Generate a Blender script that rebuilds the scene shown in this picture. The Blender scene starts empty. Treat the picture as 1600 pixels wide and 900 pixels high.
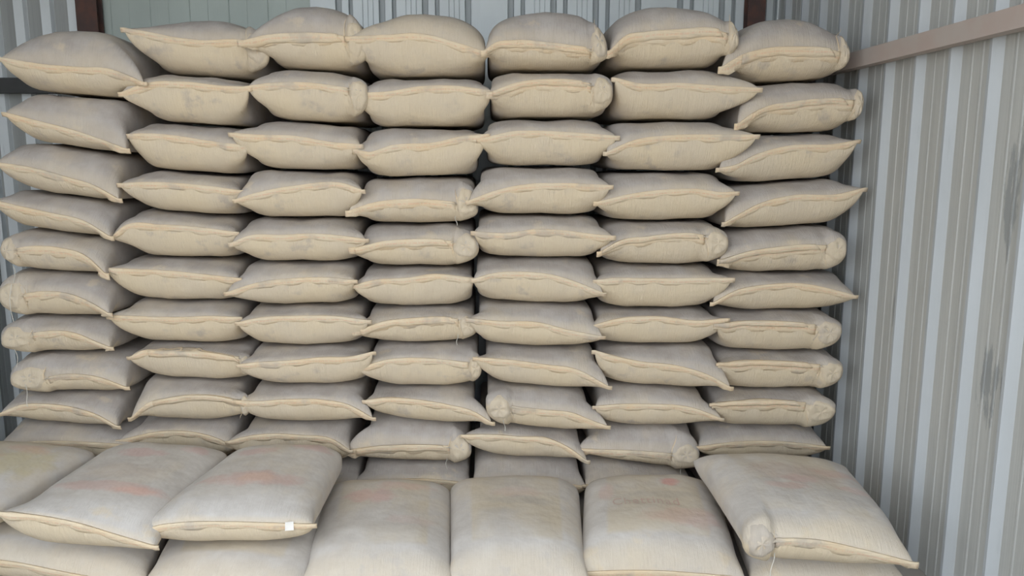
import bpy, math, random
import numpy as np
from mathutils import Vector
from mathutils.bvhtree import BVHTree

# ------------------------------------------------------------------ camera
CAMZ, PITCH, FPX = 1.41, math.radians(9.3), 1230.0
YAW = math.radians(2.5)                       # the shed is turned a little to the camera
scn = bpy.context.scene
col = scn.collection
cam_d = bpy.data.cameras.new('camera'); cam = bpy.data.objects.new('camera', cam_d); col.objects.link(cam)
cam.location = (0, 0, CAMZ); cam.rotation_euler = (math.pi/2 - PITCH, 0, 0)
cam_d.sensor_width = 36.0; cam_d.lens = FPX/1600*36.0; cam_d.clip_start = 0.05
scn.camera = cam
# ------------------------------------------------------------------ sky, exposure
world = bpy.data.worlds.new('sky'); scn.world = world; world.use_nodes = True
wbg = world.node_tree.nodes['Background']
wbg.inputs[0].default_value = (0.90, 0.95, 1.0, 1); wbg.inputs[1].default_value = 1.0
vs = scn.view_settings
vs.view_transform = 'Standard'; vs.look = 'None'; vs.gamma = 1.0; vs.use_curve_mapping = False
vs.exposure = 1.68
ROOF_FRONT = 1.5                              # how far the roof reaches out over the camera

# ------------------------------------------------------------------ helpers
cp, sp = math.cos(PITCH), math.sin(PITCH)
def ray(px, py):
    a, b = (px-800)/FPX, (450-py)/FPX
    return a, cp + b*sp, -sp + b*cp
def atY(px, py, Y):                           # where the line of sight meets the upright plane at distance Y
    a, dy, dz = ray(px, py); t = Y/dy
    return a*t, CAMZ + dz*t
def atZ(px, py, z):
    a, dy, dz = ray(px, py); t = (z-CAMZ)/dz
    return np.array([a*t, dy*t])
ca, sa = math.cos(YAW), math.sin(YAW)
def room(r, d, z): return (r*ca - d*sa, r*sa + d*ca, z)   # r to the right, d into the shed
def back_r(px, py, d):                        # r of a pixel on the back wall
    a, dy, dz = ray(px, py); rr, dd = a*ca + dy*sa, -a*sa + dy*ca
    return rr/dd*d, CAMZ + dz*d/dd
def side_d(px, py, r):
    a, dy, dz = ray(px, py); rr, dd = a*ca + dy*sa, -a*sa + dy*ca
    return dd/rr*r, CAMZ + dz*r/rr
def sstep(x): x = np.clip(x, 0, 1); return x*x*(3-2*x)

def mesh_obj(name, verts, faces, mat, parent=None, smooth=False, attr=None):
    me = bpy.data.meshes.new(name)
    me.from_pydata([tuple(map(float, v)) for v in verts], [], faces); 
    if attr is not None:
        at = me.color_attributes.new('place', 'FLOAT_COLOR', 'POINT')
        at.data.foreach_set('color', np.asarray(attr, dtype=np.float32).ravel())
    if smooth: me.polygons.foreach_set('use_smooth', [True]*len(me.polygons))
    me.materials.append(mat); me.update()
    o = bpy.data.objects.new(name, me); col.objects.link(o)
    if parent is not None: o.parent = parent
    return o
def thing(name, loc, label, cat, group=None):
    o = bpy.data.objects.new(name, None); o.empty_display_size = .1; col.objects.link(o); o.location = loc
    o['label'] = label; o['category'] = cat
    if group: o['group'] = group
    return o
def struct(o): o['kind'] = 'structure'; return o

# ------------------------------------------------------------------ materials
class NT:
    def __init__(s, name):
        s.m = bpy.data.materials.new(name); s.m.use_nodes = True; s.t = s.m.node_tree; s.b = s.t.nodes['Principled BSDF']
    def n(s, typ, **kw):
        n = s.t.nodes.new(typ)
        for k, v in kw.items(): setattr(n, k, v)
        return n
    def link(s, a, b): s.t.links.new(a, b)
    def val(s, sock, v):
        if hasattr(v, 'is_output') or hasattr(v, 'links'): s.link(v, sock)
        else: sock.default_value = v
    def math(s, op, a, b=0.0, clamp=False):
        n = s.n('ShaderNodeMath', operation=op, use_clamp=clamp); s.val(n.inputs[0], a); s.val(n.inputs[1], b); return n.outputs[0]
    def mix(s, f, a, b):
        n = s.n('ShaderNodeMix', data_type='RGBA'); s.val(n.inputs[0], f)
        s.val(n.inputs[6], a if hasattr(a, 'links') else (*a, 1)); s.val(n.inputs[7], b if hasattr(b, 'links') else (*b, 1)); return n.outputs[2]
    def noise(s, scale, stretch=(1,1,1), detail=4, rough=.55, off=(0,0,0), coord='Object'):
        tc = s.n('ShaderNodeTexCoord'); mp = s.n('ShaderNodeMapping'); mp.inputs['Scale'].default_value = stretch
        oi = s.n('ShaderNodeObjectInfo'); cx = s.n('ShaderNodeCombineXYZ')
        r = s.math('MULTIPLY', oi.outputs['Random'], 37.0)
        for i in range(3): s.link(s.math('ADD', r, off[i]), cx.inputs[i])
        s.link(tc.outputs[coord], mp.inputs['Vector']); s.link(cx.outputs[0], mp.inputs['Location'])
        n = s.n('ShaderNodeTexNoise'); n.inputs['Scale'].default_value = scale; n.inputs['Detail'].default_value = detail; n.inputs['Roughness'].default_value = rough
        s.link(mp.outputs[0], n.inputs['Vector']); return n.outputs['Fac']
    def ramp(s, f, a, b):
        n = s.n('ShaderNodeMapRange', interpolation_type='SMOOTHSTEP'); s.val(n.inputs[0], f); n.inputs[1].default_value = a; n.inputs[2].default_value = b; return n.outputs[0]
    def bump(s, h, strength, dist=.01, normal=None):
        n = s.n('ShaderNodeBump'); n.inputs['Strength'].default_value = strength; n.inputs['Distance'].default_value = dist; s.link(h, n.inputs['Height'])
        if normal is not None: s.link(normal, n.inputs['Normal'])
        return n.outputs[0]

CLEAN_A, CLEAN_B = (.625, .525, .378), (.590, .505, .385)
DUST_A, DUST_B = (.390, .353, .325), (.440, .408, .385)
PINK = (.60, .30, .26)
def bag_material(name, panel=False, blobs=(), dust=1.0, da=None, db=None, pst=.62):
    """woven sack cloth, dusted with cement above the seam.  place = (across, along, upper half)"""
    t = NT(name)
    at = t.n('ShaderNodeAttribute', attribute_name='place'); sep = t.n('ShaderNodeSeparateColor'); t.link(at.outputs['Color'], sep.inputs[0])
    U, V, T = sep.outputs
    big, mid = t.noise(5.0), t.noise(17.0, off=(3,1,7), detail=6)
    oi = t.n('ShaderNodeObjectInfo')
    streak = t.noise(6.0, stretch=(26, 2.2, 2.2), detail=5, rough=.7)
    clean = t.mix(t.ramp(big, .35, .68), CLEAN_A, CLEAN_B)
    clean = t.mix(t.math('MULTIPLY', t.ramp(streak, .45, .75), .22), clean, (.70, .62, .47))
    # grey rubbed smudges on the lower front
    sm = t.math('MULTIPLY', t.ramp(mid, .50, .68), t.ramp(t.noise(6.0, off=(9,4,2)), .47, .64))
    clean = t.mix(t.math('MULTIPLY', sm, .55), clean, (.36, .32, .29))
    dustc = t.mix(t.ramp(mid, .35, .7), da or DUST_A, db or DUST_B)
    dustc = t.mix(t.math('MULTIPLY', t.ramp(streak, .45, .8), .12), dustc, (.55, .50, .43))
    near = t.ramp(V, .02, .17) if pst > .5 and panel else t.ramp(V, .0, .03)                          # the cloth by the seam is knocked clean
    df = t.math('MULTIPLY', T, t.math('ADD', t.math('MULTIPLY', near, .55 if panel else .35), .45 if panel else .65))
    df = t.math('MULTIPLY', df, t.math('ADD', t.math('MULTIPLY', t.ramp(t.noise(4.2, off=(1,8,3)), .30, .55), .40), .62))
    df = t.math('MULTIPLY', df, dust, clamp=True)
    worn = t.math('MULTIPLY', t.ramp(t.noise(8.0, off=(6,9,1), detail=5), .60, .70), t.ramp(V, .22, .06))
    df = t.math('MULTIPLY', df, t.math('SUBTRACT', 1.0, t.math('MULTIPLY', worn, .55)))
    c = t.mix(df, clean, dustc)
    if panel:
        # printed panel on the face of the sack, worn by handling
        e = lambda s, a, b: t.ramp(s, a, b)
        pm = t.math('MULTIPLY', t.math('MULTIPLY', e(U, .17, .20), e(U, .83, .80)), t.math('MULTIPLY', e(V, .13, .17), e(V, .90, .88)))
        pm = t.math('MULTIPLY', t.math('MULTIPLY', pm, T), t.ramp(t.noise(3.4, off=(5,2,1)), .28, .62))
        c = t.mix(t.math('MULTIPLY', pm, pst), c, (.53, .465, .365))
        lines = t.n('ShaderNodeTexWave', wave_type='BANDS', bands_direction='Y'); lines.inputs['Scale'].default_value = 26
        for (bu, bv, ru, rv, colr, stg) in blobs:
            du = t.math('DIVIDE', t.math('SUBTRACT', U, bu), ru); dv = t.math('DIVIDE', t.math('SUBTRACT', V, bv), rv)
            d2 = t.math('ADD', t.math('MULTIPLY', du, du), t.math('MULTIPLY', dv, dv))
            mk = t.ramp(t.math('ADD', d2, t.math('MULTIPLY', t.math('SUBTRACT', mid, .5), 3.0)), 1.5, .2)
            mk = t.math('MULTIPLY', t.math('MULTIPLY', mk, T), stg*.8)
            c = t.mix(mk, c, colr)
    t.link(c, t.b.inputs['Base Color'])
    t.b.inputs['Roughness'].default_value = .82; t.b.inputs['Specular IOR Level'].default_value = .22
    puck = t.math('MULTIPLY', streak, t.math('ADD', t.math('MULTIPLY', t.ramp(V, .16, .0), 1.0), .10))
    nb = t.bump(puck, .50, .010)
    nb = t.bump(t.noise(11.0, detail=3, off=(2,2,2)), .35, .02, nb)
    t.link(nb, t.b.inputs['Normal'])
    return t.m
def hem_material():
    t = NT('sewn_hem_cloth')
    at = t.n('ShaderNodeAttribute', attribute_name='place'); sep = t.n('ShaderNodeSeparateColor'); t.link(at.outputs['Color'], sep.inputs[0])
    big = t.noise(9.0); st = t.noise(6.0, stretch=(30, 6, 6), detail=4, rough=.7); al = t.noise(5.0, stretch=(3, 6, 34), detail=4, off=(4,4,1))
    c = t.mix(t.ramp(big, .3, .7), (.665, .530, .360), (.645, .550, .410))
    c = t.mix(t.math('MULTIPLY', t.ramp(al, .50, .72), .40), c, (.45, .385, .31))
    V = sep.outputs[1]
    thread = t.math('MULTIPLY', t.math('MULTIPLY', t.ramp(V, .38, .44), t.ramp(V, .62, .56)), t.ramp(st, .42, .56))
    c = t.mix(t.math('MULTIPLY', thread, .40), c, (.66, .36, .25))         # reddish stitching
    sm = t.math('MULTIPLY', t.ramp(t.noise(7.0, off=(7,3,5)), .54, .68), .6)
    c = t.mix(sm, c, (.42, .375, .325))
    t.link(c, t.b.inputs['Base Color']); t.b.inputs['Roughness'].default_value = .85; t.b.inputs['Specular IOR Level'].default_value = .2
    t.link(t.bump(t.math('ADD', st, al), .5, .006), t.b.inputs['Normal'])
    return t.m
def plain(name, c, rough=.7, metal=0.0, var=.25, scale=8.0, stretch=(1,1,1), c2=None):
    t = NT(name); f = t.ramp(t.noise(scale, stretch=stretch), .3, .7)
    d = c2 or tuple(x*(1-var) for x in c)
    t.link(t.mix(f, c, d), t.b.inputs['Base Color']); t.b.inputs['Roughness'].default_value = rough; t.b.inputs['Metallic'].default_value = metal
    return t.m
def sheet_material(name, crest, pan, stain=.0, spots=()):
    """zinc sheet: place.r blends from the pan colour to the raised rib colour"""
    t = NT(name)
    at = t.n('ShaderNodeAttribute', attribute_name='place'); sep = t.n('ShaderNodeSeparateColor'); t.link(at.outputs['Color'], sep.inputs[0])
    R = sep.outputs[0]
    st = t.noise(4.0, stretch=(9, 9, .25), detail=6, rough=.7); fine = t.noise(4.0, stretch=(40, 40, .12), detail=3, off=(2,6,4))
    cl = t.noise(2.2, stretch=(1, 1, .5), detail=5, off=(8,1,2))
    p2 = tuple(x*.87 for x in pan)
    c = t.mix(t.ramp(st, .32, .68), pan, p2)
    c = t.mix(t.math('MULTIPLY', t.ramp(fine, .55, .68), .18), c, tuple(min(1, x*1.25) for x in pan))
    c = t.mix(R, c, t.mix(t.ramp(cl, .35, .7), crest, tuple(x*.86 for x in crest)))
    if stain:
        g = t.math('MULTIPLY', t.ramp(t.noise(5.0, stretch=(4, 4, .7), detail=7, rough=.65, off=(3,3,9)), .60, .70), stain)
        c = t.mix(g, c, (.20, .22, .23))
    if spots:
        ge = t.n('ShaderNodeNewGeometry'); sp_ = t.n('ShaderNodeSeparateXYZ'); t.link(ge.outputs['Position'], sp_.inputs[0])
        rag = t.noise(9.0, stretch=(5, 5, .8), detail=7, rough=.7, off=(1,7,9))
        for (y0, z0, ry, rz) in spots:
            du = t.math('DIVIDE', t.math('SUBTRACT', sp_.outputs[1], y0), ry); dv = t.math('DIVIDE', t.math('SUBTRACT', sp_.outputs[2], z0), rz)
            d2 = t.math('ADD', t.math('MULTIPLY', du, du), t.math('MULTIPLY', dv, dv))
            mk = t.ramp(t.math('ADD', d2, t.math('MULTIPLY', t.math('SUBTRACT', rag, .5), 5.0)), 1.0, .35)
            c = t.mix(t.math('MULTIPLY', mk, .65), c, (.20, .22, .23))
    t.link(c, t.b.inputs['Base Color']); t.b.inputs['Roughness'].default_value = .55; t.b.inputs['Metallic'].default_value = .15
    t.link(t.bump(fine, .15, .004), t.b.inputs['Normal'])
    return t.m

M_BAG = bag_material('woven_sack_cloth')
M_HEM = hem_material()
M_THREAD = plain('pale_thread', (.62, .60, .54), .9)
M_TAG = plain('paper_tag_white', (.78, .76, .72), .8)
M_RED = plain('faded_red_ink', (.50, .345, .295), .85, c2=(.49, .39, .34), scale=14)
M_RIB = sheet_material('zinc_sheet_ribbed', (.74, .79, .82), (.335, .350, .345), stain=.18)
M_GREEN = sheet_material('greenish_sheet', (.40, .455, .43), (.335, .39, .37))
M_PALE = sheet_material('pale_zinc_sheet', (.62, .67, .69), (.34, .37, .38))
M_RUST = plain('rusty_brown_steel', (.115, .055, .042), .75, .2, scale=12, c2=(.070, .045, .042))
M_STEEL = plain('dull_brown_steel', (.43, .385, .355), .8, .05, scale=7, c2=(.42, .345, .31))
M_DARK = plain('dark_steel', (.060, .062, .064), .7, .2, scale=9)
M_FLOOR = plain('cement_floor', (.36, .34, .31), .9, var=.2, scale=3)
M_GROUND = plain('sandy_ground', (.60, .49, .36), .95, var=.2, scale=1.5)
M_ROOF = plain('roof_sheet', (.36, .38, .39), .6, .2, scale=4)

# ------------------------------------------------------------------ the shed
RW, DB, HR = 1.505, 4.12, 3.2                  # right wall, back wall, roof height
def box_room(name, r0, r1, d0, d1, z0, z1, mat, parent=None, bevel=0):
    vs_ = [room(r, d, z) for z in (z0, z1) for d in (d0, d1) for r in (r0, r1)]
    fs = [(0,2,3,1), (4,5,7,6), (0,1,5,4), (2,6,7,3), (0,4,6,2), (1,3,7,5)]
    return mesh_obj(name, vs_, fs, mat, parent)
struct(box_room('floor', -4.2, RW+.05, -0.4, DB+.1, -.08, 0, M_FLOOR))
struct(box_room('ground', -14, 12, -16, -0.4, -.14, -.03, M_GROUND))
wl = bpy.data.objects.new('wall_left', None); col.objects.link(wl); struct(wl)
struct(box_room('ceiling', -4.2, RW+.08, ROOF_FRONT-1.0, DB+.1, HR, HR+.03, M_ROOF))

def profile_sheet(name, prof, place, mat, parent):
    """prof: [(along, out, rib 0/1)] -> a folded sheet from floor to roof"""
    v, f, a = [], [], []
    zs = [0, .8, 1.6, 2.4, HR]
    for i, (s, o, c) in enumerate(prof):
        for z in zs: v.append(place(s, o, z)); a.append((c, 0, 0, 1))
    m = len(zs); n = len(prof)
    for i in range(n-1):
        for k in range(m-1): f.append((i*m+k, (i+1)*m+k, (i+1)*m+k+1, i*m+k+1))
    back = len(v)
    for i, (s, o, c) in enumerate(prof):
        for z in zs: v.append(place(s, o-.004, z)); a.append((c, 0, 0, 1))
    for i in range(n-1):
        for k in range(m-1): f.append((back+i*m+k, back+i*m+k+1, back+(i+1)*m+k+1, back+(i+1)*m+k))
    return mesh_obj(name, v, f, mat, parent, attr=a)

def rib_profile(s0, n, pitch, crest, slope, height, minor=True, slope2=None):
    p = []
    for i in range(n):
        s = s0 + i*pitch; sl2 = slope2 or slope; w = pitch-crest-slope-sl2
        p.append((s, 0, 0))
        if minor:
            for q in (.33, .66):
                p += [(s+w*q-.007, 0, 0), (s+w*q-.003, .002, .08), (s+w*q+.003, .002, .08), (s+w*q+.007, 0, 0)]
        p += [(s+w-.0005, 0, 0), (s+w, .0005, .8), (s+w+slope, height, 1), (s+w+slope+crest, height, 1), (s+w+slope+crest+sl2-.001, .0005, .8)]
    p.append((s0+n*pitch, 0, 0))
    return p
# right wall: sheets of five ribs, laid side by side
wr = bpy.data.objects.new('wall_right', None); col.objects.link(wr); struct(wr)
d0 = side_d(1336, 280, RW)[0]; pitch = .203
spots = []
for (px, py, w, h) in ((1568, 300, .035, .17), (1532, 600, .05, .13), (1402, 345, .018, .14), (1388, 480, .015, .10)):
    dd, zz = side_d(px, py, RW); spots.append((room(RW, dd, 0)[1], zz, w, h))
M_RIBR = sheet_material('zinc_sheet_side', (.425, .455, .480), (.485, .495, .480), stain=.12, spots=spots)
first = side_d(1412, 280, RW)[0] - (pitch-.012) - 13*pitch
k = 0; s = first
while s < DB:
    n = 5 if s + 5*pitch < DB else max(1, int((DB-s)/pitch)+1)
    profile_sheet('metal_sheet', rib_profile(s, n, pitch, .012, .026, .022, True, .012), lambda s_, o, z: room(RW+.026-o, s_, z), M_RIBR, wr); s += n*pitch; k += 1
# left wall, just out of the picture
s = 1.3
while s < DB:
    n = min(5, int((DB-s)/pitch)+1)
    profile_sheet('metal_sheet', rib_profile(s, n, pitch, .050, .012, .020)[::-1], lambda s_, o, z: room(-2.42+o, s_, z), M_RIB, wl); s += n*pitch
# back wall
wb = bpy.data.objects.new('wall_back', None); col.objects.link(wb); struct(wb)
rA, rB, rC = back_r(166, 20, DB)[0], back_r(482, 10, DB)[0], back_r(1185, 10, DB)[0]
r_first = back_r(24, 0, DB)[0]; p1 = (back_r(150, 0, DB)[0]-r_first)/3
n = 9
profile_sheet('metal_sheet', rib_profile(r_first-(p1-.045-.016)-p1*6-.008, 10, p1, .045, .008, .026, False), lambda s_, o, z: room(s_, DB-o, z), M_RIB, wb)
def groove_profile(s0, s1, pitch, grooves, depth, sharp=.004):
    p = [(s0, 0, 1)]; s = s0
    while s + pitch <= s1 + 1e-6:
        for (g0, g1) in grooves:
            p += [(s+g0, 0, 1), (s+g0+sharp, -depth, 0), (s+g1-sharp, -depth, 0), (s+g1, 0, 1)]
        s += pitch
    p.append((s1, 0, 1)); return p
profile_sheet('metal_sheet', groove_profile(rA-.01, rB+.012, .19, ((.04, .046), (.13, .133)), .003), lambda s_, o, z: room(s_, DB-.026-o, z), M_GREEN, wb)
gp = (back_r(1056, 10, DB)[0]-back_r(525, 10, DB)[0])/8
g1 = back_r(525, 10, DB)[0]-rB; k1 = gp*10/66; k2 = gp*20/66; k3 = gp*27/66
nsh = 3; seg = gp*4
for i in range(nsh):
    a0 = rB + i*seg; a1 = min(rB+(i+1)*seg, RW+.02)
    if a1-a0 < .05: break
    prof = [(a0, 0, 1)]
    for j in range(4):
        s = a0 + g1 + j*gp
        for (g0, ge) in ((0, k1), (k2, k3)):
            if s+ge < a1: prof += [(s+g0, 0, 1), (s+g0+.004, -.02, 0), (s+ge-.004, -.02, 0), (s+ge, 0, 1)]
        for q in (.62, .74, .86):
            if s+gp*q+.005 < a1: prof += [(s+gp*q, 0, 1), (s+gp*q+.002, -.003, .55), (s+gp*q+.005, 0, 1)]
    prof.append((a1, 0, 1))
    profile_sheet('metal_sheet', prof, lambda s_, o, z: room(s_, DB-.022-o, z), M_PALE, wb)

def post(px0, px1, label):
    r0, r1 = back_r(px0, 10, DB-.1)[0], back_r(px1, 10, DB-.1)[0]; w = r1-r0
    t = thing('steel_post', room((r0+r1)/2, DB-.06, 0), label, 'post', 'posts at the back wall')
    c = np.array(t.location)
    def bx(name, a0, a1, b0, b1, z0, z1):
        o = box_room(name, a0, a1, b0, b1, z0, z1, M_RUST, t); o.matrix_parent_inverse.identity()
        for v in o.data.vertices: v.co = v.co - Vector(c)
    # H section: two flanges and a web
    bx('flange', r0, r1, DB-.104, DB-.096, 0, HR-.01); bx('flange', r0, r1, DB-.046, DB-.038, 0, HR-.01)
    bx('web', (r0+r1)/2-.004, (r0+r1)/2+.004, DB-.096, DB-.046, 0, HR-.01)
    bx('foot_plate', r0-.02, r1+.02, DB-.12, DB-.032, 0, .012)
post(118, 151, 'rusty brown steel post behind the leftmost bag column')
post(1169, 1196, 'dark rusty steel post in the corner behind the right bag columns')

def channel(name, pts, label, mat, out):
    """steel angle: an upright face and a lip turned out along its lower edge; pts = inner line bottom a, bottom b, height"""
    a, b, h = pts; a = np.array(a); b = np.array(b); out = np.array(out); t_ = .005
    t = thing(name, (a+b)/2, label, 'rail'); c = (a+b)/2
    def slab(nm, o0, o1, z0, z1):
        v = [p + out*o + np.array([0, 0, z]) - c for p in (a, b) for (o, z) in ((o0, z0), (o1, z0), (o1, z1), (o0, z1))]
        mesh_obj(nm, v, [(0,1,2,3), (4,7,6,5), (0,4,5,1), (1,5,6,2), (2,6,7,3), (3,7,4,0)], mat, t)
    slab('upright_leg', .045-t_, .045, 0, h); slab('bottom_leg', 0, .045-t_, 0, t_); slab('top_leg', 0, .045-t_, h-t_, h)
dA, zA = side_d(1332, 107, RW-.045); dB_, zB = side_d(1600, 41, RW-.045)
hA = side_d(1332, 82, RW-.045)[1]-zA
zr = (zA+zB)/2
channel('wall_rail', (room(RW, 1.2, zr), room(RW, DB-.13, zr), hA), 'long brown steel rail across the ribbed right wall', M_STEEL, np.array(room(-1, 0, 0)))
rl, zl = back_r(10, 145, DB-.09); zl2 = back_r(10, 121, DB-.09)[1]
r0 = back_r(-300, 130, DB)[0]; r1 = back_r(120, 130, DB-.1)[0]
channel('wall_rail', (room(r0, DB-.027, zl), room(r1-.01, DB-.027, zl), zl2-zl), 'dark steel rail across the back wall beside the leftmost bags', M_DARK, np.array(room(0, -1, 0))*1.2)

# ------------------------------------------------------------------ a cement bag
NTH = 84
_th = np.linspace(0, 2*np.pi, NTH, endpoint=False)
def hermite(xs, ys, x):
    xs, ys = np.asarray(xs, float), np.asarray(ys, float)
    d = np.gradient(ys, xs) if len(xs) > 2 else np.full(len(xs), (ys[-1]-ys[0])/(xs[-1]-xs[0]))
    i = np.clip(np.searchsorted(xs, x)-1, 0, len(xs)-2); h = xs[i+1]-xs[i]; t = np.clip((x-xs[i])/h, 0, 1)
    return (2*t**3-3*t**2+1)*ys[i] + (t**3-2*t**2+t)*h*d[i] + (-2*t**3+3*t**2)*ys[i+1] + (t**3-t**2)*h*d[i+1]

def cement_bag(FL, FR, RL, RR, seam, zt, zb, label, group, valve=None, uv=None, nexp=2.7, ntop=None, v0t=.15, v0b=.115,
               ear=.032, bl=None, br=None, mat=None, hem_h=.028, flap=None, threads=(), seed=0, rear_seam=.5, rear_round=False, squash=None):
    """FL..RR: plan corners (seam tips); seam: [(u, z)]; zt/zb: (left,right) heights; valve 'L'/'R' with uv its inner edge"""
    rng = np.random.RandomState(seed); squash = squash or nexp
    FL, FR, RL, RR = map(np.array, (FL, FR, RL, RR))
    L = np.linalg.norm((RL+RR)/2-(FL+FR)/2); W = np.linalg.norm(FR-FL)
    front = np.array([0, .003, .008, .015, .024, .035, .048, .063, .08, .10, .125, .155]); 
    st = np.concatenate([front, np.linspace(.155, L-.155, 9)[1:-1], (L-front)[::-1]])
    S, TH = np.meshgrid(st, _th, indexing='ij')
    c, s_ = np.cos(TH), np.sin(TH); up = s_ >= 0
    nS = nexp + (squash-nexp)*sstep((S-.05)/.15)          # pressed square against its neighbours further in
    n = np.where(up & (ntop is not None), ntop or 2, nS)
    U0 = np.sign(c)*np.abs(c)**(2/nS); w = (1-np.minimum(np.abs(U0), 1)**n)**(1/n)
    eL = np.full_like(S, ear/W*2 if bl is None else bl+1); eR = np.full_like(S, ear/W*2 if br is None else 1-br)
    ef = 1-sstep(S/.10); er = (1-sstep((L-S)/.13))*.8
    if rear_round or bl is not None: er = er*0
    ee = np.maximum(ef, er)
    left, right = -1 + eL*(1-ee), 1 - eR*(1-ee)
    rr = .045
    rnd = (1-np.sqrt(np.maximum(0, 1-(1-np.minimum(S/rr, 1))**2)))*rr/W*2
    if valve == 'R': right = right - np.where(S < L*.5, rnd, 0)
    if valve == 'L': left = left + np.where(S < L*.5, rnd, 0)
    if rear_round:
        rb = rear_round; rq = (1-np.sqrt(np.maximum(0, 1-(1-np.minimum((L-S)/rb, 1))**2)))*rb/W*2
        if bl != 0: left = left + rq
        right = right - rq
    U = (left+right)/2 + (right-left)/2*U0
    vm = np.zeros_like(U)
    if valve == 'R': vm = sstep((U-uv+.03)/.10)
    if valve == 'L': vm = sstep((uv+.03-U)/.10)
    sx, sz = zip(*seam)
    zs = hermite(sx, sz, np.clip(U, -1, 1))
    f = (U+1)/2
    ph = rng.rand(8)*6.28
    lump = -.004 + .003*np.sin(5*U+ph[0])*np.sin(9*S+ph[1]) + .002*np.sin(9*U+7*S+ph[2]) + .0012*np.sin(17*U+ph[3])*np.sin(21*S+ph[4])
    ZT = zt[0]*(1-f)+zt[1]*f; ZB = zb[0]*(1-f)+zb[1]*f
    zm = ZB + (ZT-ZB)*rear_seam
    k = sstep(S/.17); zc = zs*(1-k)+zm*k
    v0 = np.where(up, v0t, v0b); v0 = v0*(1-vm)+.055*vm
    pf = (1-(1-np.minimum(S/v0, 1))**2)**np.where(up, .50, .46)
    pr = (1-(1-np.minimum((L-S)/np.where(up, .16, .12), 1))**2)**.52
    pr_ = np.maximum(pf*pr, .0)
    hgt = np.where(up, ZT-zc, zc-ZB)
    body = np.maximum(hgt*pr_*w, .0022*w + .0004)
    lumpf = lump*pr_*w*np.where(up, 1.0, .6)
    Z = zc + np.where(up, 1, -1)*body + np.where(up, 1, -1)*lumpf
    # corner by the filling valve is folded in: a crease and a round cheek
    dep = S.copy()
    if valve:
        g = np.exp(-((U-uv)/.035)**2)
        dep = dep + .012*g*np.exp(-S/.05) - .010*vm*np.exp(-S/.05)
    dep = dep + .012*(1-U**2)*np.exp(-S/.06)
    q = dep/L
    P = (FL*(1-f[..., None])+FR*f[..., None])*(1-q[..., None]) + (RL*(1-f[..., None])+RR*f[..., None])*q[..., None]
    base = np.array([*(FL+FR+RL+RR)/4, min(zb)])
    V = np.dstack([P, Z[..., None]]).reshape(-1, 3) - base
    m = len(st)
    i, j = np.meshgrid(np.arange(m-1), np.arange(NTH), indexing='ij'); j2 = (j+1) % NTH
    F = np.stack([i*NTH+j, i*NTH+j2, (i+1)*NTH+j2, (i+1)*NTH+j], -1).reshape(-1, 4).tolist()
    F.append(list(range(NTH-1, -1, -1))); F.append([(m-1)*NTH+q_ for q_ in range(NTH)])
    ups = np.where(up, 1.0, .85*sstep((np.abs(U0)-.72)/.2)*sstep((S-.05)/.08))
    A = np.dstack([f, S/L, ups, np.ones_like(f)]).reshape(-1, 4)
    root = thing('cement_bag', base, label, 'bag', group)
    mesh_obj('sack_body', V, F, mat or M_BAG, root, True, A)
    bvh = BVHTree.FromPolygons([tuple(v) for v in V], F)
    def front_y(x, z, fall):
        h = bvh.ray_cast(Vector((x, -3, z)), Vector((0, 1, 0)))
        return h[0].y if h[0] is not None and h[0].y < fall+.07 else None
    def seam_pt(u):
        ff = (u+1)/2; p = FL*(1-ff)+FR*ff
        return p[0]-base[0], p[1]-base[1]+.010*(1-min(1, abs(u))**2), float(hermite(sx, sz, np.array([np.clip(u, -1, 1)]))[0])-base[2]
    def ribbon(name, u0, u1, top, hgt_, off, mcol=44, slant0=0, slant1=0, lift=.0):
        """a strip of cloth lying on the front of the sack, hanging from the seam line"""
        rows = [0, .12, .4, .7, 1.0]; nr = len(rows); pts = np.zeros((mcol, nr, 3)); us = np.linspace(u0, u1, mcol)
        for a_, u in enumerate(us):
            x, y, z = seam_pt(u); z += top(u); hh = hgt_(u)*float(.62+.38*sstep((1-abs(u))/.14))*(1+.08*math.sin(u*7+ph[5])+.04*math.sin(u*19+ph[6]))
            tt = a_/(mcol-1)
            for b_, r_ in enumerate(rows):
                xx = x + slant0*(1-tt)*r_*(tt < .2) + slant1*tt*r_*(tt > .8)
                zz = z - hh*r_
                fy = front_y(xx, zz, y)
                pts[a_, b_] = (xx, (fy if fy is not None else y+.004), zz)
        yy = pts[:, :, 1].copy()
        for _ in range(2):
            yy[1:-1] = np.minimum(yy[1:-1], (yy[:-2]+yy[1:-1]*2+yy[2:])/4)
        pts[:, :, 1] = yy - off - np.array([.0055, .0060, .0045, .0025, -.0005])[None, :] - .002*np.sin(us*14+ph[7])[:, None]*np.array(rows)[None, :]
        vv, aa = [], []
        for lay in (0, .0035):
            for a_ in range(mcol):
                for b_ in range(nr):
                    x, y, z = pts[a_, b_]; vv.append((x, y+lay*(1.6 if b_ < 2 else 1), z)); aa.append((a_/(mcol-1), rows[b_], 0, 1))
        ff = []; o = mcol*nr
        for a_ in range(mcol-1):
            for b_ in range(nr-1):
                q0 = a_*nr+b_; ff.append((q0, q0+1, q0+nr+1, q0+nr)); ff.append((o+q0, o+q0+nr, o+q0+nr+1, o+q0+1))
            ff.append((a_*nr, a_*nr+nr, o+a_*nr+nr, o+a_*nr)); e = nr-1; ff.append((a_*nr+e, o+a_*nr+e, o+a_*nr+nr+e, a_*nr+nr+e))
        for e, flip in ((0, 0), ((mcol-1)*nr, 1)):
            for b_ in range(nr-1):
                q0 = e+b_; fc = (q0, o+q0, o+q0+1, q0+1); ff.append(fc[::-1] if flip else fc)
        return mesh_obj(name, vv, ff, M_HEM, root, True, aa)
    ext = .014/W*2
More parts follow.
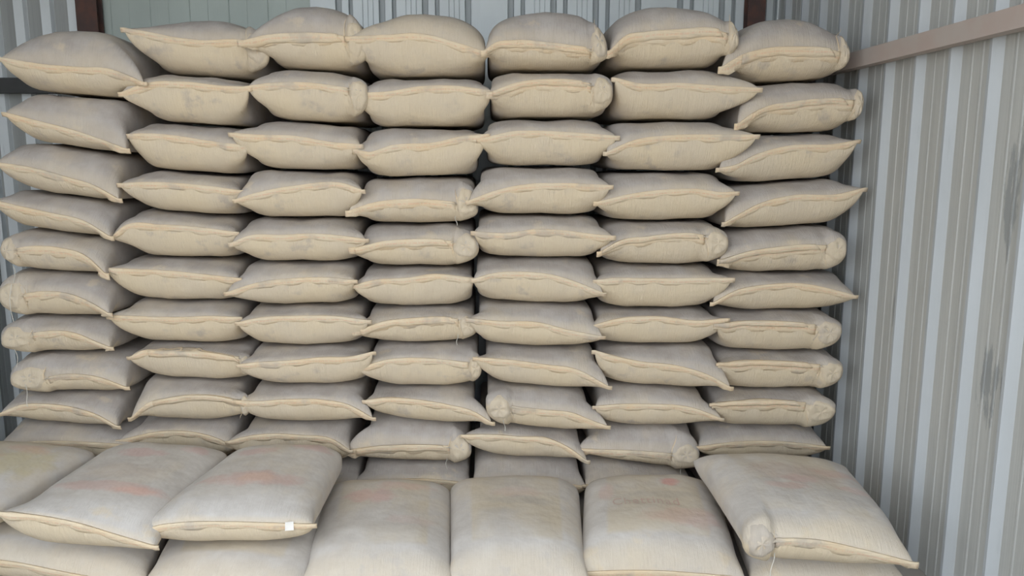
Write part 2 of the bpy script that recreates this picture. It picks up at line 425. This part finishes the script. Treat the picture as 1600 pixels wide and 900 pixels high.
    h0, h1 = -1-ext, 1+ext
    if valve == 'R': h1 = uv-.005
    if valve == 'L': h0 = uv+.005
    hem = ribbon('sewn_hem', h0, h1, lambda u: .007, lambda u: hem_h, .0)
    if flap:                                                # (u0, u1, rise, height): the folded-over strip above the hem
        ribbon('fold_strip', flap[0], flap[1], lambda u: .006+flap[2]*sstep((u-flap[0])/.5), lambda u: flap[3], .006, 30, 0, .022 if valve != 'L' else 0)
    if valve:
        # tucked cloth of the folded corner: an oval pad with a gathered rim
        sgn = 1 if valve == 'R' else -1
        ue = (uv+sgn*1.0)/2; x, y, z = seam_pt(ue); rx = abs(1-abs(uv))*W/2*.46; f_ = (ue+1)/2
        zmid = (zt[0]*(1-f_)+zt[1]*f_ + zb[0]*(1-f_)+zb[1]*f_)/2-base[2]; rz = (zt[0]-zb[0])*.30
        zmid = zmid*.7 + z*.3
        nr_, na = 6, 26; vv = []; ff = []
        for a_ in range(nr_+1):
            q0 = a_/nr_
            for b_ in range(na):
                an = 2*math.pi*b_/na
                rad = q0*(1+.10*math.sin(3*an+ph[1])+.05*math.sin(7*an+ph[2]))
                xx, zz = x-sgn*rx*.10+rx*rad*math.cos(an), zmid+rz*rad*math.sin(an)
                fy = front_y(xx, zz, y); tries = 0
                while fy is None and tries < 12:
                    xx, zz = xx+(x-xx)*.12, zz+(zmid-zz)*.12; fy = front_y(xx, zz, y); tries += 1
                fy = fy if fy is not None else y+.03
                if tries: fy += .003
                lift = .0035*math.exp(-((q0-.78)/.16)**2) - .002*(q0 < .5) + .003*math.sin(an*5+ph[3])*q0*(1-q0)*3
                vv.append((xx, fy-.003-lift if q0 < 1 else fy+.004, zz))
        for a_ in range(nr_):
            for b_ in range(na):
                b2 = (b_+1) % na; ff.append((a_*na+b_, a_*na+b2, (a_+1)*na+b2, (a_+1)*na+b_))
        mesh_obj('folded_corner', vv, ff, M_BAG_EDGE, root, True, [(.5, .02, .75 if mat else .2, 1)]*len(vv))
        # gathered crease beside it
        xs_, ys_, zs_ = seam_pt(uv)
        vv, ff = [], []; nseg = 12; zt_ = min(zt)-base[2]; zb_ = max(zb)-base[2]
        for a_ in range(nseg+1):
            q0 = a_/nseg; zz = zb_+(zt_-zb_)*(.16+.62*q0); xx = xs_+sgn*(.004+.010*math.sin(q0*3.0+ph[4]))
            fy = front_y(xx, zz, ys_); fy = fy if fy is not None else ys_+.02
            for b_ in range(6):
                an = b_/6*2*math.pi; r_ = .003*math.sin(math.pi*min(max(q0, .06), .94))
                vv.append((xx+r_*math.cos(an), fy-.001+r_*math.sin(an), zz))
        for a_ in range(nseg):
            for b_ in range(6): b2 = (b_+1) % 6; ff.append((a_*6+b_, a_*6+b2, a_*6+6+b2, a_*6+6+b_))
        mesh_obj('gathered_crease', vv, ff, M_HEM, root, True, [(.5, .9, 0, 1)]*len(vv))
    for (tx, z0, z1) in threads:
        vv, ff = [], []; nseg = 8; y0 = None
        for a_ in range(nseg+1):
            q0 = a_/nseg; zz = z0+(z1-z0)*q0-base[2]; xx = tx-base[0]+.004*math.sin(q0*5+ph[0])
            fy = front_y(xx, zz, FL[1]-base[1]+.05)
            y0 = (fy if y0 is None else min(y0+.002, fy)) if fy is not None else (y0 if y0 is not None else FL[1]-base[1])
            for b_ in range(4): an = b_*math.pi/2; vv.append((xx+.0014*math.cos(an), y0-.016+.0014*math.sin(an), zz))
        for a_ in range(nseg):
            for b_ in range(4): b2 = (b_+1) % 4; ff.append((a_*4+b_, a_*4+b2, a_*4+4+b2, a_*4+4+b_))
        mesh_obj('loose_thread', vv, ff, M_THREAD, root)
    return root, bvh, base
M_BAG_EDGE = M_BAG

# ------------------------------------------------------------------ the main stack: seven columns
# columns: heights of the joints between the bags (left, right), from the top down
JOINT = [
 [(54,56),(138,152),(212,240),(290,318),(352,374),(418,432),(492,496),(551,551),(610,615),(658,671),(722,728),(785,785)],
 [(34,36),(106,120),(185,198),(262,275),(325,341),(402,407),(470,474),(536,541),(592,599),(657,659),(722,722),(785,785)],
 [(17,18),(98,112),(184,193),(263,269),(340,341),(410,410),(478,476),(541,540),(601,600),(660,660),(728,728),(787,787)],
 [(30,30),(119,118),(198,198),(278,275),(351,350),(418,417),(482,480),(540,536),(606,606),(652,668),(726,730),(787,787)],
 [(28,29),(110,110),(184,184),(260,260),(335,337),(402,404),(472,477),(540,543),(597,612),(660,678),(716,724),(787,787)],
 [(20,20),(107,104),(187,187),(268,268),(347,345),(414,415),(483,483),(541,540),(599,611),(668,668),(722,746),(787,787)],
 [(36,40),(128,122),(210,205),(291,276),(363,350),(428,427),(488,487),(552,551),(612,612),(670,670),(728,728),(785,785)]]
# bags: seam line from the left tip to the right tip; ('R'|'L', x of the crease) where a corner is folded in; flap = (x0, x1, rise px, height px)
B = {}
B[0] = [
 dict(s=[(0,92),(60,102),(120,107),(170,110),(224,131)]),
 dict(s=[(8,178),(60,192),(110,205),(150,218),(197,235)]),
 dict(s=[(-5,256),(50,265),(105,280),(145,292),(185,313)]),
 dict(s=[(-10,315),(30,325),(75,335),(130,348),(172,372)]),
 dict(s=[(-5,388),(15,392),(40,388),(90,390),(135,404),(165,430)], v='L', xv=14, hem=.040, th=[(16,416,444)]),
 dict(s=[(-8,465),(20,465),(55,459),(105,462),(140,475),(170,492)], v='L', xv=18, hem=.034, th=[(18,444,502)]),
 dict(s=[(-5,535),(30,529),(60,522),(120,525),(145,535),(172,545)], v='L', xv=25, hem=.030, th=[(25,545,574)]),
 dict(s=[(10,597),(45,598),(100,588),(150,592),(197,607)], v='L', xv=44, th=[(43,598,634)]),
 dict(s=[(0,648),(30,636),(70,635),(120,642),(150,651),(183,668)]),
 dict(s=[(0,697),(60,693),(120,694),(205,698)]),
 dict(s=[(5,758),(100,755),(200,758)])]
B[1] = [
 dict(s=[(194,46),(230,52),(270,60),(310,65),(385,67),(425,85)], v='R', xv=392),
 dict(s=[(190,147),(225,133),(290,130),(340,136),(388,138)]),
 dict(s=[(199,212),(225,211),(270,214),(320,222),(386,230)]),
 dict(s=[(188,289),(225,287),(275,289),(330,294),(375,300)]),
 dict(s=[(176,371),(192,357),(250,354),(310,358),(368,365)]),
 dict(s=[(167,421),(200,423),(260,426),(320,432),(372,437)]),
 dict(s=[(171,495),(210,497),(270,499),(330,497),(373,498)]),
 dict(s=[(203,560),(215,553),(260,551),(345,556),(392,566)], v='R', xv=357, flap=(212,350,0,11)),
 dict(s=[(205,655),(228,634),(260,625),(340,622),(396,634)], v='R', xv=354, flap=(214,345,0,10)),
 dict(s=[(186,690),(250,678),(300,679),(344,690),(365,700)]),
 dict(s=[(200,757),(280,752),(380,757)])]
B[2] = [
 dict(s=[(383,66),(400,62),(450,56),(500,56),(545,62),(577,85)], v='R', xv=547, hem=.040, flap=(384,534,2,14)),
 dict(s=[(388,137),(415,133),(470,131),(545,140),(580,145)], v='R', xv=549),
 dict(s=[(362,210),(400,213),(460,215),(520,225),(562,228)]),
 dict(s=[(369,314),(400,304),(460,293),(540,290),(565,299)]),
 dict(s=[(362,382),(385,372),(440,370),(490,368),(540,372),(571,376)]),
 dict(s=[(355,459),(400,445),(460,438),(520,437),(553,440)]),
 dict(s=[(372,506),(400,500),(460,497),(520,497),(575,503)]),
 dict(s=[(373,572),(400,569),(450,567),(500,562),(550,560),(582,552)]),
 dict(s=[(370,628),(400,630),(440,628),(500,628),(545,636),(582,655)]),
 dict(s=[(357,692),(380,686),(470,684),(525,692),(546,706)]),
 dict(s=[(375,760),(470,757),(568,762)])]
B[3] = [
 dict(s=[(545,60),(600,57),(660,55),(700,65),(762,85)], red=True),
 dict(s=[(553,148),(610,145),(650,138),(700,136),(768,144)]),
 dict(s=[(556,236),(575,240),(610,230),(680,225),(720,216),(760,212)]),
 dict(s=[(545,332),(580,320),(630,314),(705,318),(750,326)], v='R', xv=711, hem=.036, th=[(712,338,353)]),
 dict(s=[(550,390),(600,381),(640,378),(700,379),(752,384)], v='R', xv=707, hem=.036, flap=(552,692,2,12)),
 dict(s=[(553,448),(580,441),(640,437),(670,432),(740,437)]),
 dict(s=[(556,519),(590,508),(640,502),(700,500),(749,508)], v='R', xv=714, hem=.036, flap=(557,702,2,12), th=[(714,524,541)]),
 dict(s=[(562,577),(600,566),(660,563),(700,566),(756,572)], v='R', xv=730),
 dict(s=[(571,628),(600,625),(650,628),(700,636),(740,646),(768,662)]),
 dict(s=[(541,706),(570,702),(620,699),(680,699),(739,704)], v='R', xv=697, hem=.040, flap=(543,685,1,12), th=[(697,718,736)]),
 dict(s=[(552,758),(640,752),(735,757)])]
B[4] = [
 dict(s=[(757,82),(770,72),(805,67),(860,71),(915,78),(953,84)], v='R', xv=921, hem=.036, flap=(762,912,2,11)),
 dict(s=[(765,147),(800,135),(850,128),(905,130),(962,142)], v='R', xv=922, hem=.040, flap=(770,906,2,10)),
 dict(s=[(750,220),(800,208),(840,207),(900,210),(963,215)]),
 dict(s=[(733,316),(770,302),(820,291),(880,289),(953,292)]),
 dict(s=[(741,364),(790,367),(840,361),(890,364),(930,369),(957,371)]),
 dict(s=[(740,438),(770,430),(820,428),(870,434),(905,445),(942,460)]),
 dict(s=[(733,500),(780,505),(840,507),(890,519),(941,528)]),
 dict(s=[(744,561),(800,566),(850,573),(900,580),(951,606)]),
 dict(s=[(757,630),(800,638),(850,644),(900,650),(920,658),(949,668)], v='L', xv=799, hem=.032, th=[(788,655,674)]),
 dict(s=[(725,682),(760,682),(810,686),(860,690),(890,703),(917,722)]),
 dict(s=[(738,760),(820,755),(915,762)])]
B[5] = [
 dict(s=[(953,82),(975,60),(1010,55),(1060,51),(1115,49),(1161,62)], v='R', xv=1128, hem=.048, flap=(962,1112,3,14)),
 dict(s=[(961,124),(1000,133),(1060,132),(1130,137),(1186,140)]),
 dict(s=[(948,240),(990,222),(1050,214),(1130,213),(1182,213)]),
 dict(s=[(933,318),(980,307),(1040,299),(1090,298),(1130,303),(1150,302)]),
 dict(s=[(938,396),(965,380),(1010,373),(1085,368),(1144,380)], v='R', xv=1106, hem=.036, flap=(942,1088,1,9)),
 dict(s=[(932,440),(960,437),(1000,438),(1060,438),(1130,437),(1143,437)]),
 dict(s=[(926,511),(960,502),(1030,498),(1090,504),(1135,500)]),
 dict(s=[(930,550),(960,559),(1000,568),(1060,575),(1110,590),(1141,607)]),
 dict(s=[(931,637),(960,635),(1010,635),(1085,641),(1127,656)]),
 dict(s=[(904,703),(930,705),(1010,709),(1060,714),(1098,722)], v='R', xv=1066, hem=.034, th=[(1067,738,758)]),
 dict(s=[(915,760),(1000,755),(1090,762)])]
B[6] = [
 dict(s=[(1128,107),(1160,88),(1200,79),(1240,77),(1290,79),(1333,88)], v='R', xv=1301, hem=.048, flap=(1150,1284,2,14)),
 dict(s=[(1153,196),(1180,177),(1240,163),(1300,158),(1356,160)], v='R', xv=1327, hem=.040, flap=(1170,1308,2,10)),
 dict(s=[(1124,265),(1150,260),(1180,245),(1230,231),(1310,227),(1340,221)]),
 dict(s=[(1133,350),(1150,340),(1190,320),(1240,308),(1310,306),(1350,296)]),
 dict(s=[(1126,408),(1160,399),(1210,391),(1270,386),(1329,388)], v='R', xv=1299, hem=.042, flap=(1128,1280,2,10)),
 dict(s=[(1115,475),(1150,457),(1200,448),(1250,446),(1310,457),(1336,464)]),
 dict(s=[(1121,508),(1160,506),(1200,506),(1270,510),(1321,515)], v='R', xv=1291, hem=.042, flap=(1123,1270,2,9)),
 dict(s=[(1127,569),(1160,568),(1220,569),(1280,573),(1323,578)], v='R', xv=1302, hem=.042, flap=(1130,1280,2,9)),
 dict(s=[(1118,632),(1150,631),(1190,630),(1262,633),(1312,638)], v='R', xv=1282, hem=.042, flap=(1122,1264,2,9)),
 dict(s=[(1092,700),(1150,694),(1230,694),(1292,700)]),
 dict(s=[(1105,758),(1200,755),(1300,758)])]

ORD = ['first', 'second', 'third', 'fourth', 'fifth', 'sixth', 'seventh', 'eighth', 'ninth', 'tenth', 'eleventh']
COLW = ['leftmost column', 'second column from left', 'third column from left', 'middle column', 'third column from right',
        'second column from right', 'rightmost column']
M_BAGP = bag_material('woven_sack_cloth_printed_edge', True, [(.62, .26, .16, .045, PINK, .40), (.75, .30, .10, .03, PINK, .25)], dust=.8)
rnd = random.Random(4)
# slots between neighbouring columns: halfway between the tips, row by row
YF = 3.0
EDGE = []
for c in range(8):
    e = []
    for r in range(11):
        a = atY(*B[c-1][r]['s'][-1], YF) if c else None; b = atY(*B[c][r]['s'][0], YF) if c < 7 else None
        if a and b: e.append(((a[1]+b[1])/2, (a[0]+b[0])/2))
        elif a: e.append((a[1], a[0]+.02))
        else: e.append((b[1], b[0]-.02))
    EDGE.append(np.array(sorted(e)))
def slot(c, z0, z1, side):
    v = np.interp(np.linspace(z0, z1, 7), EDGE[c][:, 0], EDGE[c][:, 1]); return v.max() if side == 'L' else v.min()
def joint(ci, k, x, off=.075):
    xa, xb = EDGE[ci][:, 1].mean(), EDGE[ci+1][:, 1].mean(); f = (x-xa)/(xb-xa)
    za = atY(B[ci][5]['s'][0][0], JOINT[ci][k][0], YF+off)[1]; zb_ = atY(B[ci][5]['s'][-1][0], JOINT[ci][k][1], YF+off)[1]
    return za*(1-f)+zb_*f
for ci in range(7):
    for ri in range(11):
        sp_ = B[ci][ri]; y0 = 3.0 + rnd.uniform(-.012, .012) + (.01 if ci % 2 else -.005) + (.035 if ci == 6 else 0) + {(1, 0): .07, (2, 0): .03, (1, 2): .02}.get((ci, ri), 0)
        if ri >= 9: y0 += .03
        s = sp_['s']; pts = [atY(x, y, y0) for x, y in s]
        xl, xr = pts[0][0], pts[-1][0]; un = lambda x: -1+2*(x-xl)/(xr-xl)
        upx = lambda px: un(atY(px, 300, y0)[0])
        seam = [(un(x), z) for x, z in pts]
        off = .28 if ri == 0 else .075
        zt = [joint(ci, ri, x, off)-(.0022 if ri else 0) for x in (xl, xr)]; zb = [joint(ci, ri+1, x)+.0022 for x in (xl, xr)]
        if ri == 10: zb = [0.001, 0.001]
        ln = .80; yw = math.radians(2.0); dx, dy = -math.sin(yw)*ln, math.cos(yw)*ln
        v = sp_.get('v'); uv = upx(sp_['xv']) if v else None
        zlo, zhi = min(zb), max(zt)
        bl = max(xl+.008, slot(ci, zlo, zhi, 'L')+.003); br = min(xr-.008, slot(ci+1, zlo, zhi, 'R')-.003)
        fl = sp_.get('flap'); pxm = (y0/1230)
        if fl: fl = (upx(fl[0]), upx(fl[1]), fl[2]*pxm, fl[3]*pxm)
        th = [(atY(x, a, y0)[0], atY(x, a, y0)[1], atY(x, b, y0)[1]) for (x, a, b) in sp_.get('th', ())]
        drop = s[-1][1]-s[0][1]
        look = ('with round folded corner' + (' at left' if v == 'L' else '')) if v else ('with seam dipping to the right' if drop > 22 else 'with seam rising to the right' if drop < -15 else 'with pointed ears')
        if ri >= 9: look = 'half hidden'
        place = ('top of the ' if ri == 0 else ORD[ri] + ' from top, ') + COLW[ci]
        cement_bag((xl, y0), (xr, y0), (xl+dx, y0+dy), (xr+dx, y0+dy), seam, zt, zb, 'beige cement bag %s, %s' % (look, place), 'cement bags in the tall stack',
                   v, uv, nexp=3.3, ntop=2.15 if ri == 0 else None, bl=un(bl), br=un(br), hem_h=sp_.get('hem', .028), flap=fl, squash=7.0, threads=th, seed=ci*20+ri, mat=M_BAGP if sp_.get('red') else None)

# ------------------------------------------------------------------ bags lying in front
RED2 = (.62, .33, .33)
GREYP = (.33, .32, .32)
def front_bag(fl, fr, rl, rr, seam_dz, zt, zb, label, seed, zf, zr, blobs=(), pst=.85, **kw):
    """corners in the picture with the height each one lies at"""
    FL, FR = atZ(*fl, zf[0]), atZ(*fr, zf[1]); RL, RR = atZ(*rl, zr[0]), atZ(*rr, zr[1])
    seam = [(-1, zf[0])] + [(u, zf[0]*(1-(u+1)/2)+zf[1]*(u+1)/2+dz) for u, dz in seam_dz] + [(1, zf[1])]
    mat = bag_material('printed_sack_cloth_%d' % seed, True, blobs, dust=1.1, da=(.490, .462, .435), db=(.545, .520, .495), pst=pst)
    return cement_bag(FL, FR, RL, RR, seam, zt, zb, label, 'cement bags lying in front of the stack', mat=mat, seed=seed, nexp=3.2, ntop=2.7, v0t=.22, v0b=.12, ear=.014, **kw)

G1 = .168                                       # top of the covered bags of the lower layer
RRD = dict(rear_round=.09)
front_bag((-95, 872), (226, 918), (40, 772), (300, 772), [(-.3, .012), (.3, .0)], (.175, .168), (.001, .001), 'grey dusted cement bag on the floor at left, under the sloping bag', 201, (.09, .07), (.09, .09), **RRD)
front_bag((224, 914), (476, 932), (302, 772), (560, 772), [(0, .012)], (.168, .168), (.001, .001), 'grey dusted cement bag on the floor under the bag with paper tag', 202, (.075, .07), (.09, .09), **RRD)
front_bag((470, 918), (711, 918), (503, 770), (712, 770), [(0, .012)], (.200, .198), (.001, .001), 'front cement bag with pink smear, left of three on the floor', 203, (.08, .08), (.09, .09),
          [(.40, .62, .17, .09, RED2, .45), (.62, .76, .2, .05, PINK, .28), (.60, .66, .2, .03, GREYP, .22), (.70, .36, .16, .05, PINK, .14)], **RRD)
front_bag((697, 914), (922, 914), (696, 768), (910, 768), [(0, .012)], (.210, .208), (.001, .001), 'front cement bag with dark grey smudges, middle of three on the floor', 204, (.08, .08), (.09, .09),
          [(.55, .52, .25, .05, GREYP, .40), (.35, .38, .16, .05, GREYP, .22), (.40, .76, .15, .06, GREYP, .25), (.5, .62, .18, .06, PINK, .16)], **RRD)
r_F = front_bag((900, 897), (1164, 905), (908, 768), (1118, 768), [(-.5, .006), (0, .008), (.5, .004)], (.215, .212), (.001, .001), 'front cement bag with faint red lettering, right of three on the floor', 205, (.085, .085), (.09, .09),
          [(.62, .725, .075, .05, (.58, .26, .24), .75), (.35, .90, .11, .03, PINK, .40), (.68, .30, .26, .10, PINK, .30), (.55, .55, .26, .05, GREYP, .28), (.18, .62, .05, .12, RED2, .25)], **RRD)
front_bag((1172, 915), (1420, 915), (1120, 772), (1316, 772), [(0, .01)], (.168, .168), (.001, .001), 'shaded cement bag on the floor under the tilted bag by the wall', 206, (.075, .075), (.09, .09), **RRD)
front_bag((-300, 790), (-12, 815), (-105, 706), (172, 710), [(0, .01)], (.365, .345), (.180, .174), 'cement bag with yellow patch lying at the left edge of the picture', 207, (.25, .25), (.26, .26),
          [(.80, .50, .15, .22, (.55, .48, .27), .60), (.45, .52, .22, .10, RED2, .38), (.74, .70, .10, .07, PINK, .30)], **RRD)
front_bag((-2, 803), (241, 856), (178, 710), (374, 710), [(-.5, .012), (0, .014), (.45, .006)], (.365, .335), (.185, .174), 'sloping grey dusted cement bag with pink print at left front', 208, (.325, .225), (.26, .26),
          [(.5, .27, .42, .055, PINK, .36), (.72, .25, .14, .035, (.66, .33, .24), .4), (.45, .70, .17, .06, RED2, .40), (.78, .80, .09, .06, RED2, .38), (.45, .45, .30, .10, (.50, .43, .40), .35)], pst=.12, **RRD)
r_C = front_bag((214, 836), (488, 822), (376, 710), (545, 710), [(-.8, .018), (-.5, .024), (0, .018), (.5, .008)], (.350, .345), (.174, .172), 'cement bag with white paper tag on its right corner, left front', 209, (.245, .262), (.26, .26),
          [(.52, .33, .32, .085, PINK, .40), (.55, .33, .12, .05, (.66, .42, .28), .35), (.35, .72, .16, .06, RED2, .34), (.75, .82, .18, .07, RED2, .36), (.45, .60, .18, .05, GREYP, .18)], pst=.15, **RRD)
r_G = front_bag((1163, 850), (1428, 882), (1082, 712), (1322, 730), [(-.6, .02), (-.2, .030), (.4, .018)], (.362, .340), (.172, .172), 'tilted cement bag with folded corner lying by the ribbed wall', 210, (.262, .222), (.29, .26),
          [(.55, .58, .30, .14, (.46, .36, .31), .55), (.52, .50, .12, .05, RED2, .25), (.80, .62, .16, .05, PINK, .25), (.40, .40, .14, .04, PINK, .3), (.85, .42, .12, .04, PINK, .3)],
          valve='L', uv=-.62, hem_h=.034, threads=[(atY(1211, 800, 2.22)[0], atY(1211, 862, 2.22)[1], atY(1211, 905, 2.22)[1])])

# paper tag sewn into the hem
root, bvh, base = r_C
x, z = atY(458, 812, 2.38); x -= base[0]; z -= base[2]
vv = []
for (dx, dz) in ((-.014, -.016), (.014, -.013), (.013, .014), (-.013, .012)):
    h = bvh.ray_cast(Vector((x+dx, -3, z+dz)), Vector((0, 1, 0))); vv.append((x+dx, (h[0].y if h[0] else -.3)-.010, z+dz))
vv += [(a, b+.001, c) for a, b, c in vv]
mesh_obj('paper_tag', vv, [(0,1,2,3), (7,6,5,4), (0,4,5,1), (1,5,6,2), (2,6,7,3), (3,7,4,0)], M_TAG, root)
# faint red lettering on the right one of the three front bags
root, bvh, base = r_F
def letters(text, px, py, width, ang=0):
    cu = bpy.data.curves.new('letters', 'FONT'); cu.body = text; cu.resolution_u = 2; cu.size = 1; cu.space_character = 1.12
    to = bpy.data.objects.new('letters', cu); col.objects.link(to)
    me = bpy.data.meshes.new_from_object(to.evaluated_get(bpy.context.evaluated_depsgraph_get())); bpy.data.objects.remove(to)
    co = np.array([v.co for v in me.vertices]); k = width/(co[:, 0].max()-co[:, 0].min())
    c = atZ(px, py, .205)-base[:2]
    for v in me.vertices:
        a, b = (v.co.x-co[:, 0].min())*k, v.co.y*k*1.5
        X, Y = c[0]+a*math.cos(ang)-b*math.sin(ang), c[1]+a*math.sin(ang)+b*math.cos(ang)
        h = bvh.ray_cast(Vector((X, Y, 2)), Vector((0, 0, -1)))
        if h[0] is None or h[0].z < .12: h = bvh.ray_cast(Vector((X+.0007, Y+.0009, 2)), Vector((0, 0, -1)))
        v.co = (X, Y, (h[0].z if h[0] else .2)+.0014)
    me.materials.clear(); me.materials.append(M_RED)
    o = bpy.data.objects.new('printed_lettering', me); col.objects.link(o); o.parent = root; o['label'] = 'faded red lettering'
letters('Chettinad', 958, 788, .235, -.04)
